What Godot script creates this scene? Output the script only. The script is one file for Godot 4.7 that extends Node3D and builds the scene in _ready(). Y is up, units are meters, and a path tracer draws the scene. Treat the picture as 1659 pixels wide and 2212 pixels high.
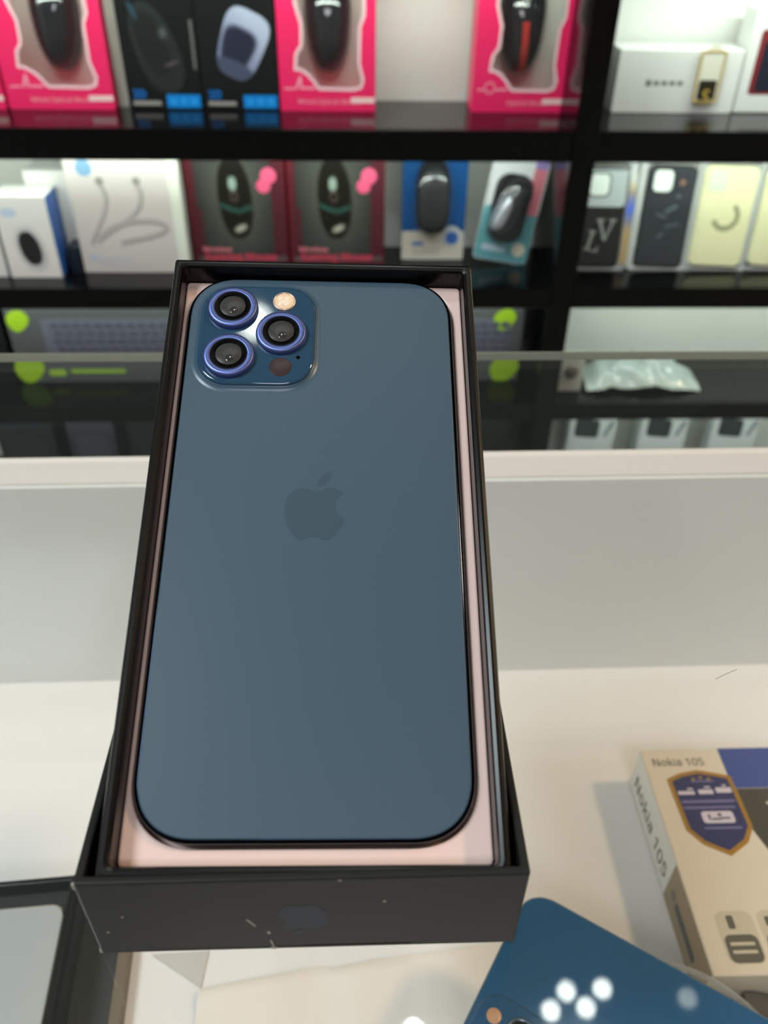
extends Node3D
# A phone in its open box on the glass top of a shop counter, shelves of accessories behind.
# Lengths are given in millimetres relative to a point 1.084 m above the floor; at() turns them into metres.

const EYE := 1084.0
const GLASS := -184.0      # top of the counter glass
const CASE_FLOOR := -400.0 # floor inside the counter
var mats := {}
var text_font: SystemFont
var bold_font: SystemFont
var serif_font: SystemFont


func at(x: float, y: float, z: float) -> Vector3:
	return Vector3(x, y + EYE, z) * 0.001


# ---------------------------------------------------------------- materials
func mat(key: String, color: Color, rough := 0.5, metal := 0.0, spec := 0.5) -> StandardMaterial3D:
	if mats.has(key):
		return mats[key]
	var m := StandardMaterial3D.new()
	m.resource_name = key
	m.albedo_color = color
	m.roughness = rough
	m.metallic = metal
	m.metallic_specular = spec
	mats[key] = m
	return m


func rgb(r: int, g: int, b: int) -> Color:
	return Color8(r, g, b)


func pane(key: String, color: Color, alpha: float, rough := 0.02) -> StandardMaterial3D:
	if mats.has(key):
		return mats[key]
	var m := mat(key, Color(color, alpha), rough)
	m.transparency = BaseMaterial3D.TRANSPARENCY_ALPHA
	m.metallic_specular = 0.4
	return m


func glow(key: String, color: Color, energy: float) -> StandardMaterial3D:
	if mats.has(key):
		return mats[key]
	var m := mat(key, Color(0.9, 0.9, 0.9), 0.4)
	m.emission_enabled = true
	m.emission = color
	m.emission_energy_multiplier = energy
	return m


func printed(key: String, w: float, h: float, per_mm: float, fn: Callable, rough := 0.35) -> StandardMaterial3D:
	if mats.has(key):
		return mats[key]
	var wide := int(w * per_mm)
	var high := int(h * per_mm)
	var im := Image.create(wide, high, false, Image.FORMAT_RGB8)
	for j in high:
		for i in wide:
			im.set_pixel(i, j, fn.call((i + 0.5) / per_mm, h - (j + 0.5) / per_mm))
	var m := mat(key, Color.WHITE, rough)
	m.albedo_texture = ImageTexture.create_from_image(im)
	m.texture_repeat = false
	return m


# ---------------------------------------------------------------- outlines (millimetres)
func rrect(w: float, h: float, r: float, seg := 6, cx := 0.0, cy := 0.0, power := 2.0) -> PackedVector2Array:
	var p := PackedVector2Array()
	var corners := [Vector2(1, 1), Vector2(-1, 1), Vector2(-1, -1), Vector2(1, -1)]
	for k in 4:
		var c: Vector2 = corners[k]
		var mid := Vector2(cx + c.x * (w / 2 - r), cy + c.y * (h / 2 - r))
		for i in seg + 1:
			var a: float = PI / 2 * (k + float(i) / seg)
			var d := Vector2(cos(a), sin(a))
			p.append(mid + Vector2(signf(d.x) * pow(absf(d.x), 2.0 / power), signf(d.y) * pow(absf(d.y), 2.0 / power)) * r)
	return p


func disc(r: float, seg := 32, cx := 0.0, cy := 0.0) -> PackedVector2Array:
	var p := PackedVector2Array()
	for i in seg:
		p.append(Vector2(cx + cos(TAU * i / seg) * r, cy + sin(TAU * i / seg) * r))
	return p


func curve(points: PackedVector2Array, steps := 5) -> PackedVector2Array:
	var out := PackedVector2Array()
	var n := points.size()
	for i in n:
		for k in steps:
			out.append(points[i].cubic_interpolate(points[(i + 1) % n], points[(i - 1 + n) % n], points[(i + 2) % n], float(k) / steps))
	return out


func ccw(p: PackedVector2Array) -> PackedVector2Array:
	if Geometry2D.is_polygon_clockwise(p):
		p.reverse()
	return p


func inset(p: PackedVector2Array, d: float) -> PackedVector2Array:
	var out := PackedVector2Array()
	var n := p.size()
	for i in n:
		var a := (p[i] - p[(i - 1 + n) % n]).normalized()
		var b := (p[(i + 1) % n] - p[i]).normalized()
		if a.length() < 0.5:
			a = b
		if b.length() < 0.5:
			b = a
		var na := Vector2(-a.y, a.x)
		var nb := Vector2(-b.y, b.x)
		var m := (na + nb).normalized()
		out.append(p[i] + m * d / maxf(0.35, m.dot(na)))
	return out


# ---------------------------------------------------------------- meshes
func tri(st: SurfaceTool, a: Vector3, b: Vector3, c: Vector3, ua := Vector2.ZERO, ub := Vector2.ZERO, uc := Vector2.ZERO) -> void:
	st.set_uv(ua)
	st.add_vertex(a * 0.001)
	st.set_uv(uc)
	st.add_vertex(c * 0.001)
	st.set_uv(ub)
	st.add_vertex(b * 0.001)


func start() -> SurfaceTool:
	var st := SurfaceTool.new()
	st.begin(Mesh.PRIMITIVE_TRIANGLES)
	return st


func finish(st: SurfaceTool) -> ArrayMesh:
	st.generate_normals()
	return st.commit()


# A solid between the rings (inset of the outline, z), capped at both ends, outline counter-clockwise seen from +z.
func loft_into(st: SurfaceTool, poly: PackedVector2Array, rings: Array, smooth := false, cap_low := true, cap_high := true) -> void:
	poly = ccw(poly)
	var n := poly.size()
	var lo := poly[0]
	var hi := poly[0]
	for p in poly:
		lo = lo.min(p)
		hi = hi.max(p)
	var layers := []
	for r in rings:
		layers.append(inset(poly, r.x) if absf(r.x) > 1e-6 else poly)
	for k in rings.size() - 1:
		st.set_smooth_group(7 if smooth else 0xFFFFFFFF)
		for i in n:
			var j := (i + 1) % n
			var a := Vector3(layers[k][i].x, layers[k][i].y, rings[k].y)
			var b := Vector3(layers[k][j].x, layers[k][j].y, rings[k].y)
			var c := Vector3(layers[k + 1][j].x, layers[k + 1][j].y, rings[k + 1].y)
			var d := Vector3(layers[k + 1][i].x, layers[k + 1][i].y, rings[k + 1].y)
			tri(st, a, b, c)
			tri(st, a, c, d)
	for end in 2:
		if (end == 0 and not cap_low) or (end == 1 and not cap_high):
			continue
		st.set_smooth_group(20 + end)
		var ring: PackedVector2Array = layers[0] if end == 0 else layers[-1]
		var z: float = rings[0].y if end == 0 else rings[-1].y
		var idx := Geometry2D.triangulate_polygon(ring)
		for t in range(0, idx.size() - 2, 3):
			var q := [ring[idx[t]], ring[idx[t + 1]], ring[idx[t + 2]]]
			if ((q[1] - q[0]).cross(q[2] - q[0]) > 0.0) != (end == 1):
				q.reverse()
			var u := []
			for v in q:
				u.append(Vector2((v.x - lo.x) / (hi.x - lo.x), 1.0 - (v.y - lo.y) / (hi.y - lo.y)))
			tri(st, Vector3(q[0].x, q[0].y, z), Vector3(q[1].x, q[1].y, z), Vector3(q[2].x, q[2].y, z), u[0], u[1], u[2])


func loft(poly: PackedVector2Array, rings: Array, smooth := false) -> ArrayMesh:
	var st := start()
	loft_into(st, poly, rings, smooth)
	return finish(st)


func slab(poly: PackedVector2Array, z0: float, z1: float, bev := 0.0, smooth := false) -> ArrayMesh:
	if bev <= 0.0:
		return loft(poly, [Vector2(0, z0), Vector2(0, z1)], smooth)
	return loft(poly, [Vector2(bev, z0), Vector2(0, z0 + bev), Vector2(0, z1 - bev), Vector2(bev * 0.3, z1 - bev * 0.3), Vector2(bev, z1)], smooth)


# A box with softened edges, standing on y = 0, centred in x and z.
func box(w: float, h: float, d: float, r := 0.6) -> ArrayMesh:
	return slab(rrect(w, h, r, 2, 0, h / 2), -d / 2, d / 2, r)


func along(p: PackedVector2Array, from: Vector2, dir: Vector2) -> Vector2:
	var best := -1.0
	for i in p.size():
		var hit = Geometry2D.segment_intersects_segment(from, from + dir * 1e4, p[i], p[(i + 1) % p.size()])
		if hit != null:
			best = maxf(best, (hit - from).length())
	return from + dir * best


# A plate with a hole; both outlines must be star-shaped about the centre.
func holed(outer: PackedVector2Array, hole: PackedVector2Array, z0: float, z1: float, mid := Vector2.ZERO, round_edge := 0.0) -> ArrayMesh:
	var angles := []
	for p in outer:
		angles.append((p - mid).angle())
	for p in hole:
		angles.append((p - mid).angle())
	angles.sort()
	var o := PackedVector2Array()
	var h := PackedVector2Array()
	var last := -10.0
	for a in angles:
		if a - last < 0.0004:
			continue
		last = a
		var d := Vector2.from_angle(a + 1e-5)
		o.append(along(outer, mid, d))
		h.append(along(hole, mid, d))
	var st := start()
	var n := o.size()
	var e := round_edge
	# section round the ring: outer bottom, outer top, rounded, inner top, inner bottom
	var oi := inset(o, e) if e > 0.0 else o
	var hi := inset(h, -e) if e > 0.0 else h
	var loops := [[o, z0], [o, z1 - e]]
	if e > 0.0:
		loops.append([inset(o, e * 0.3), z1 - e * 0.3])
		loops.append([oi, z1])
		loops.append([hi, z1])
		loops.append([inset(h, -e * 0.3), z1 - e * 0.3])
		loops.append([h, z1 - e])
	else:
		loops.append([h, z1])
	loops.append([h, z0])
	loops.append([o, z0])
	for k in loops.size() - 1:
		st.set_smooth_group(0xFFFFFFFF)
		for i in n:
			var j := (i + 1) % n
			var a := Vector3(loops[k][0][i].x, loops[k][0][i].y, loops[k][1])
			var b := Vector3(loops[k][0][j].x, loops[k][0][j].y, loops[k][1])
			var c := Vector3(loops[k + 1][0][j].x, loops[k + 1][0][j].y, loops[k + 1][1])
			var f := Vector3(loops[k + 1][0][i].x, loops[k + 1][0][i].y, loops[k + 1][1])
			tri(st, a, b, c)
			tri(st, a, c, f)
	return finish(st)


# Turned about the z axis: profile of (radius, z) from outside bottom over the top to the inside.
func turned(profile: Array, seg := 48) -> ArrayMesh:
	var st := start()
	for k in profile.size() - 1:
		st.set_smooth_group(3)
		for i in seg:
			var a0 := TAU * i / seg
			var a1 := TAU * (i + 1) / seg
			var p: Vector2 = profile[k]
			var q: Vector2 = profile[k + 1]
			var a := Vector3(p.x * cos(a0), p.x * sin(a0), p.y)
			var b := Vector3(p.x * cos(a1), p.x * sin(a1), p.y)
			var c := Vector3(q.x * cos(a1), q.x * sin(a1), q.y)
			var d := Vector3(q.x * cos(a0), q.x * sin(a0), q.y)
			var u0 := float(i) / seg
			var u1 := float(i + 1) / seg
			var v0 := float(k) / profile.size()
			var v1 := float(k + 1) / profile.size()
			if p.x > 1e-4:
				tri(st, a, b, c, Vector2(u0, v0), Vector2(u1, v0), Vector2(u1, v1))
			if q.x > 1e-4:
				tri(st, a, c, d, Vector2(u0, v0), Vector2(u1, v1), Vector2(u0, v1))
	return finish(st)


func tube(path: PackedVector3Array, r: float, seg := 8) -> ArrayMesh:
	var st := start()
	st.set_smooth_group(2)
	var rings := []
	for i in path.size():
		var t := (path[mini(i + 1, path.size() - 1)] - path[maxi(i - 1, 0)]).normalized()
		var side := t.cross(Vector3(0.13, 0.2, 0.97)).normalized()
		var up := side.cross(t)
		var ring := []
		for k in seg:
			ring.append(path[i] + (side * cos(TAU * k / seg) + up * sin(TAU * k / seg)) * r)
		rings.append(ring)
	for i in path.size() - 1:
		for k in seg:
			var l := (k + 1) % seg
			tri(st, rings[i][k], rings[i + 1][l], rings[i][l])
			tri(st, rings[i][k], rings[i + 1][k], rings[i + 1][l])
	return finish(st)


# The domed shell of a computer mouse, lying on the xy plane with its back end at -y, rising along +z.
func mouse_shell(w: float, l: float, h: float, waist := 0.12, taper := 0.0, round_top := false) -> ArrayMesh:
	var st := start()
	st.set_smooth_group(1)
	var nu := 28
	var nv := 12
	var rows := []
	for j in nv + 1:
		var v := float(j) / nv
		var row := []
		for i in nu:
			var a := TAU * i / nu
			var c := cos(a)
			var s := sin(a)
			var rx := w / 2 * (1.0 - waist * (1.0 - absf(s)) + (0.06 if s < 0 else -0.02) * absf(s)) * (1.0 + taper * s)
			var e := Vector2(signf(c) * pow(absf(c), 0.8) * rx, signf(s) * pow(absf(s), 0.85) * l / 2)
			var f := cos(v * PI / 2)
			var z := h * pow(sin(v * PI / 2), 1.0 if round_top else 0.75)
			var fx := f if round_top else pow(f, 0.62)
			var fy := f if round_top else pow(f, 0.7)
			row.append(Vector3(e.x * fx, e.y * fy - l * 0.04 * v, z * (1.0 - 0.25 * clampf(e.y * f / l * 2, -1, 1))))
		rows.append(row)
	for j in nv:
		for i in nu:
			var k := (i + 1) % nu
			tri(st, rows[j][i], rows[j][k], rows[j + 1][k])
			tri(st, rows[j][i], rows[j + 1][k], rows[j + 1][i])
	return finish(st)


func words(s: String, high: float, font: Font = null) -> TextMesh:
	var t := TextMesh.new()
	t.text = s
	t.font = font if font else text_font
	t.font_size = 48
	t.pixel_size = high * 0.001 / (48.0 * 0.71)
	t.depth = 0.00015
	t.curve_step = 2.0
	return t


# ---------------------------------------------------------------- things and parts
func numbered(called: String) -> String:
	if not has_node(NodePath(called)):
		return called
	var k := 1
	while has_node(NodePath("%s_%03d" % [called, k])):
		k += 1
	return "%s_%03d" % [called, k]


func tag(o: Node3D, label: String, category: String, group := "") -> Node3D:
	o.set_meta("label", label)
	o.set_meta("category", category)
	if group:
		o.set_meta("group", group)
	return o


func thing(called: String, label: String, category: String, where := Vector3.ZERO, turn := Basis(), group := "") -> Node3D:
	var o := Node3D.new()
	o.name = numbered(called)
	add_child(o)
	o.transform = Transform3D(turn, where)
	return tag(o, label, category, group)


func structure(called: String, mesh: Mesh, m: Material, where: Vector3, turn := Basis()) -> MeshInstance3D:
	var o := MeshInstance3D.new()
	o.name = numbered(called)
	o.mesh = mesh
	o.material_override = m
	add_child(o)
	o.transform = Transform3D(turn, where)
	o.set_meta("kind", "structure")
	return o


func part(parent: Node3D, called: String, mesh: Mesh, m: Material, where := Vector3.ZERO, turn := Basis(), label := "") -> MeshInstance3D:
	var o := MeshInstance3D.new()
	o.name = called
	o.mesh = mesh
	o.material_override = m
	parent.add_child(o, true)
	o.transform = Transform3D(turn, where * 0.001)
	if label:
		o.set_meta("label", label)
	return o


func area(parent: Node3D, called: String, where: Vector3, turn: Basis, size: Vector2, energy: float, color: Color) -> void:
	var l := AreaLight3D.new()
	l.name = called
	parent.add_child(l, true)
	l.transform = Transform3D(turn, where)
	l.area_size = size
	l.area_normalize_energy = true
	l.light_energy = energy
	l.light_color = color
	l.area_range = 12.0
	l.area_attenuation = 2.0
	l.shadow_enabled = true


const FACE_UP := Basis(Vector3(1, 0, 0), Vector3(0, 0, -1), Vector3(0, 1, 0))      # local +z points up, local +y away from the viewer
const FACE_DOWN := Basis(Vector3(1, 0, 0), Vector3(0, 0, 1), Vector3(0, -1, 0))
const FACE_LEFT := Basis(Vector3(0, 0, 1), Vector3(0, 1, 0), Vector3(-1, 0, 0))    # local +z points to -x


func apple_body(s: float) -> PackedVector2Array:
	var p := PackedVector2Array([Vector2(0.2, 5.9), Vector2(2.0, 6.6), Vector2(4.0, 7.0), Vector2(5.6, 6.5), Vector2(6.7, 5.4), Vector2(5.6, 4.4), Vector2(4.95, 3.0), Vector2(4.9, 1.6), Vector2(5.5, 0.0), Vector2(6.5, -1.0), Vector2(7.3, -1.5), Vector2(6.6, -3.2), Vector2(5.5, -5.0), Vector2(4.3, -6.4), Vector2(3.1, -7.0), Vector2(1.8, -6.8), Vector2(0.5, -6.3), Vector2(-0.7, -6.3), Vector2(-2.0, -6.8), Vector2(-3.2, -7.0), Vector2(-4.6, -6.2), Vector2(-6.0, -4.2), Vector2(-7.0, -1.8), Vector2(-7.4, 0.6), Vector2(-7.2, 3.0), Vector2(-6.3, 5.0), Vector2(-4.8, 6.4), Vector2(-3.0, 6.9), Vector2(-1.3, 6.5)])
	for i in p.size():
		p[i] *= s
	return curve(p, 4)


func apple_leaf(s: float) -> PackedVector2Array:
	var p := PackedVector2Array([Vector2(0.3, 7.3), Vector2(0.5, 8.9), Vector2(1.6, 10.4), Vector2(3.7, 11.4), Vector2(3.6, 9.6), Vector2(2.3, 8.0)])
	for i in p.size():
		p[i] *= s
	return curve(p, 5)


func emblem(parent: Node3D, m: Material, s: float, high: float, where: Vector3, turn: Basis) -> void:
	var st := start()
	loft_into(st, apple_body(s), [Vector2(0, 0), Vector2(0, high)])
	loft_into(st, apple_leaf(s), [Vector2(0, 0), Vector2(0, high)])
	part(parent, "logo", finish(st), m, where, turn, "apple shaped logo with a bite and a leaf")


func _ready() -> void:
	text_font = SystemFont.new()
	text_font.font_names = PackedStringArray(["Droid Sans"])
	bold_font = SystemFont.new()
	bold_font.font_names = PackedStringArray(["Droid Sans"])
	bold_font.font_weight = 700
	serif_font = SystemFont.new()
	serif_font.font_names = PackedStringArray(["Droid Serif"])
	camera_and_light()
	room()
	shelving()
	counter()
	boxed_phone()
	in_the_counter()
	top_shelf()
	middle_shelf()
	lower_shelves()


# ================================================================ camera, sky, lamps
func camera_and_light() -> void:
	var cam := Camera3D.new()
	cam.name = "camera"
	add_child(cam)
	cam.transform = Transform3D(Basis.from_euler(Vector3(deg_to_rad(-38.3), deg_to_rad(-2.5), deg_to_rad(1.0)), EULER_ORDER_YXZ), at(0, 0, 0))
	var look := CameraAttributesPhysical.new()
	look.frustum_focal_length = 12.0 / (1106.0 / 1790.0)
	look.frustum_focus_distance = 0.222
	look.frustum_near = 0.01
	look.frustum_far = 30.0
	look.exposure_aperture = look.frustum_focal_length / 2.1   # an opening of 2.1 mm, as on a pocket camera
	cam.attributes = look
	cam.fov = rad_to_deg(2.0 * atan(1106.0 / 1790.0))
	cam.near = 0.01
	cam.current = true

	var env := Environment.new()
	env.background_mode = Environment.BG_COLOR
	env.background_color = Color(0.5, 0.52, 0.55)
	env.tonemap_mode = Environment.TONE_MAPPER_LINEAR
	env.tonemap_exposure = 1.0
	env.sdfgi_enabled = true
	env.ssao_enabled = true
	env.ssil_enabled = true
	var we := WorldEnvironment.new()
	we.name = "environment"
	we.environment = env
	add_child(we)

	# ceiling panels: x, z, side, energy, colour
	var panels := [
		[-1150.0, 250.0, 600.0, 3.1, Color(0.93, 0.98, 1.0), "white square ceiling panel lamp above the counter's left end"],
		[1640.0, -260.0, 260.0, 2.3, Color(1.0, 0.86, 0.68), "small warm square ceiling panel lamp above the counter's right end"],
		[0.0, 1500.0, 600.0, 1.3, Color(0.98, 0.98, 1.0), "white square ceiling panel lamp behind the viewer"],
	]
	for p in panels:
		var t := thing("ceiling_panel_lamp", p[5], "lamp", at(p[0], 1666 - 14, p[1]), FACE_DOWN, "square ceiling panel lamps")
		part(t, "frame", holed(rrect(p[2] + 24, p[2] + 24, 3, 2), rrect(p[2], p[2], 1, 1), -12, 4), mat("lamp_frame", rgb(225, 225, 225), 0.5))
		part(t, "diffuser", slab(rrect(p[2], p[2], 1, 1), -10, 0), glow("panel_glow%d" % int(p[0]), p[4], 3.0))
		area(t, "panel_light", Vector3(0, 0, 0.006), Basis.from_euler(Vector3(0, PI, 0)), Vector2(p[2], p[2]) * 0.001, p[3], p[4])
	# small round spot lamps over the aisle
	var spots := [[467, -786], [550, -789], [424, -747], [504, -751], [738, -764], [115, -712], [-195, -590]]
	for k in spots.size():
		var names := ["rear left one of the four clustered spot lamps", "rear right one of the four clustered spot lamps", "front left one of the four clustered spot lamps", "front right one of the four clustered spot lamps", "single spot lamp right of the cluster", "single spot lamp above the box", "lamp wider than the others, over the aisle left of them"]
		var t := thing("spot_lamp", ("small round ceiling " if k < 6 else "round ceiling ") + names[k], "lamp", at(spots[k][0], 1666, spots[k][1]), FACE_DOWN, "small round ceiling spot lamps")
		var big := 2.2 if k == 6 else 1.0
		part(t, "housing", turned([Vector2(30 * big, 0), Vector2(30 * big, 18), Vector2(24 * big, 20), Vector2(21 * big, 18)], 24), mat("lamp_frame", rgb(225, 225, 225), 0.5))
		part(t, "bulb", turned([Vector2(21 * big, 14), Vector2(20 * big, 19), Vector2(12 * big, 22), Vector2(0, 23)], 24), glow("bulb_glow", Color(0.95, 1.0, 0.95), 6.0) if k < 4 else glow("bulb_dim_glow", Color(0.95, 1.0, 0.95), 1.2) if k == 4 else glow("bulb_bright_glow", Color(0.95, 1.0, 0.95), 14.0))
		var l := SpotLight3D.new()
		l.name = "bulb_light"
		t.add_child(l)
		l.transform = Transform3D(Basis.from_euler(Vector3(0, PI, 0)), Vector3(0, 0, 0.03))
		l.spot_angle = 60.0
		l.spot_range = 10.0
		l.light_size = 0.02
		l.light_energy = 0.12 if k >= 5 else 0.0015 if k == 4 else 0.007
		l.light_color = Color(0.97, 1.0, 0.97)
		l.shadow_enabled = true


# ================================================================ room
func room() -> void:
	var white := mat("wall_paint", rgb(200, 198, 192), 0.8)
	structure("floor", box(4400, 60, 4400, 2), mat("floor_tile", rgb(150, 146, 138), 0.35), at(0, -EYE - 60, 700))
	structure("ceiling", box(4400, 60, 4400, 2), mat("ceiling_paint", rgb(168, 168, 166), 0.85), at(0, 1666, 700))
	structure("wall_back", box(4400, 2750, 60, 2), white, at(0, -EYE, -1130))
	structure("wall_front", box(4400, 2750, 60, 2), mat("front_paint", rgb(160, 152, 146), 0.8), at(0, -EYE, 2530))
	structure("wall_left", box(60, 2750, 3600, 2), white, at(-2030, -EYE, 700))
	structure("wall_right", box(60, 2750, 3600, 2), white, at(2030, -EYE, 700))


# ================================================================ the black shelves
func shelving() -> void:
	var t := thing("display_shelving", "glossy black shelving against the back wall with white back panel, holding boxed accessories", "shelving", at(0, 0, 0))
	var black := mat("black_laminate", rgb(5, 5, 6), 0.14, 0.0, 0.36)
	var x0 := -760.0
	var x1 := 860.0
	# boards: top, thickness
	var boards := [[-10.0, 28.0], [-217.0, 31.0], [-386.0, 25.0], [-540.0, 24.0], [-700.0, 24.0], [-860.0, 24.0], [190.0, 28.0]]
	for b in boards:
		for bay in [[x0, 228.0], [254.0, x1]]:
			part(t, "shelf_board", box(bay[1] - bay[0], b[1] - 9, 123, 1), black, Vector3((bay[0] + bay[1]) / 2, b[0] - b[1] + 9, -968.5))
			part(t, "shelf_lip", box(bay[1] - bay[0], b[1], 7, 1), black, Vector3((bay[0] + bay[1]) / 2, b[0] - b[1], -903.5))
	for x in [x0 - 13, 241.0, x1 + 13]:
		part(t, "upright", box(26, EYE + 190, 132, 1), black, Vector3(x, -EYE, -965))
	part(t, "back_panel", box(x1 - x0 + 26, EYE + 190, 14, 1), mat("back_panel", rgb(226, 226, 220), 0.45), Vector3((x0 + x1) / 2, -EYE, -1038))
	for bay in [[x0, 228.0], [254.0, x1]]:
		part(t, "cupboard_door", box(bay[1] - bay[0] - 4, 700, 18, 1.5), black, Vector3((bay[0] + bay[1]) / 2, 194, -909))
	part(t, "cupboard_body", box(x1 - x0 + 26, 712, 110, 1), black, Vector3((x0 + x1) / 2, 190, -975))
	part(t, "plinth", box(x1 - x0, 70, 110, 1), black, Vector3((x0 + x1) / 2, -EYE, -970))
	# LED strips tucked behind the front edge of every board
	var down_back := Basis.from_euler(Vector3(deg_to_rad(-62), 0, 0))   # an area light shines along its -z
	for b in boards.slice(0, 5):
		var y: float = b[0] - b[1] + 9
		for bay in [[x0, 228.0], [254.0, x1]]:
			var long: float = bay[1] - bay[0] - 30
			var mid: float = (bay[0] + bay[1]) / 2
			part(t, "led_strip", box(long, 4, 8, 0.5), glow("led_glow", Color(0.93, 1.0, 0.95), 5.0), Vector3(mid, y - 4, -913))
			var power := 0.12 if b[0] > -20.0 else 0.052 if b[0] > -300.0 else 0.045 if b[0] > -500.0 else 0.03
			if bay[0] > 0.0:
				power *= 1.35
			area(t, "led_strip_light", Vector3(mid, y - 5.5, -916) * 0.001, down_back, Vector2(long * 0.001, 0.006), power * long / 900.0, Color(0.93, 1.0, 0.95))


# ================================================================ the glass counter
func counter() -> void:
	var t := thing("display_counter", "white display counter with a clear glass top that the phone box stands on", "counter", at(0, 0, 0))
	var lam := mat("white_laminate", rgb(234, 231, 226), 0.35)
	var rear := mat("rear_panel", rgb(230, 233, 229), 0.22)
	var x0 := -720.0
	var skew := Basis.from_euler(Vector3(0, deg_to_rad(0.7), 0))
	var x1 := 720.0
	var w := x1 - x0
	part(t, "base_cabinet", box(w, 660, 425, 2), lam, Vector3(0, -EYE, -137))
	part(t, "case_floor", box(w, 24, 425, 0.6), lam, Vector3(0, CASE_FLOOR - 24, -137))
	part(t, "rear_panel", box(w - 36, 148, 8, 0.5), rear, Vector3(0, CASE_FLOOR, -347), skew, "grey white inner face of the rear wall")
	var profile := PackedVector2Array([Vector2(-354, -252), Vector2(-345.5, -252), Vector2(-345, -251), Vector2(-350.5, -242), Vector2(-354, -241.2)])
	part(t, "rear_rail", slab(profile, -w / 2 + 18, w / 2 - 18), mat("rail", rgb(242, 236, 230), 0.3), Vector3.ZERO, skew * Basis(Vector3(0, 0, 1), Vector3(0, 1, 0), Vector3(-1, 0, 0)), "cream rail on top of the rear wall")
	part(t, "scratch", tube(PackedVector3Array([Vector3(102.8, GLASS + 0.05, -153.7), Vector3(106.5, GLASS + 0.05, -155.6), Vector3(110.5, GLASS + 0.05, -157.3)]), 0.07, 5), mat("scratch", rgb(120, 116, 108), 0.6))
	for x in [x0 + 9, x1 - 9]:
		part(t, "side_panel", box(18, -CASE_FLOOR + GLASS - 6, 425, 1), lam, Vector3(x, CASE_FLOOR, -137))
	part(t, "front_glass", box(w - 36, -CASE_FLOOR + GLASS - 6, 6, 0.5), pane("counter_glass", Color(0.9, 1.0, 0.95), 0.006), Vector3(0, CASE_FLOOR, 70))
	part(t, "glass_top", box(w, 5, 437, 0.4), pane("counter_glass", Color(0.9, 1.0, 0.95), 0.006), Vector3(0, GLASS - 5, -136.5), Basis(), "clear glass sheet")
	part(t, "glass_edge", box(w, 4.2, 1.0, 0.3), mat("glass_edge", rgb(132, 136, 122), 0.1), Vector3(0, GLASS - 4.6, -355.4), Basis(), "polished rear edge of the glass")


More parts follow.
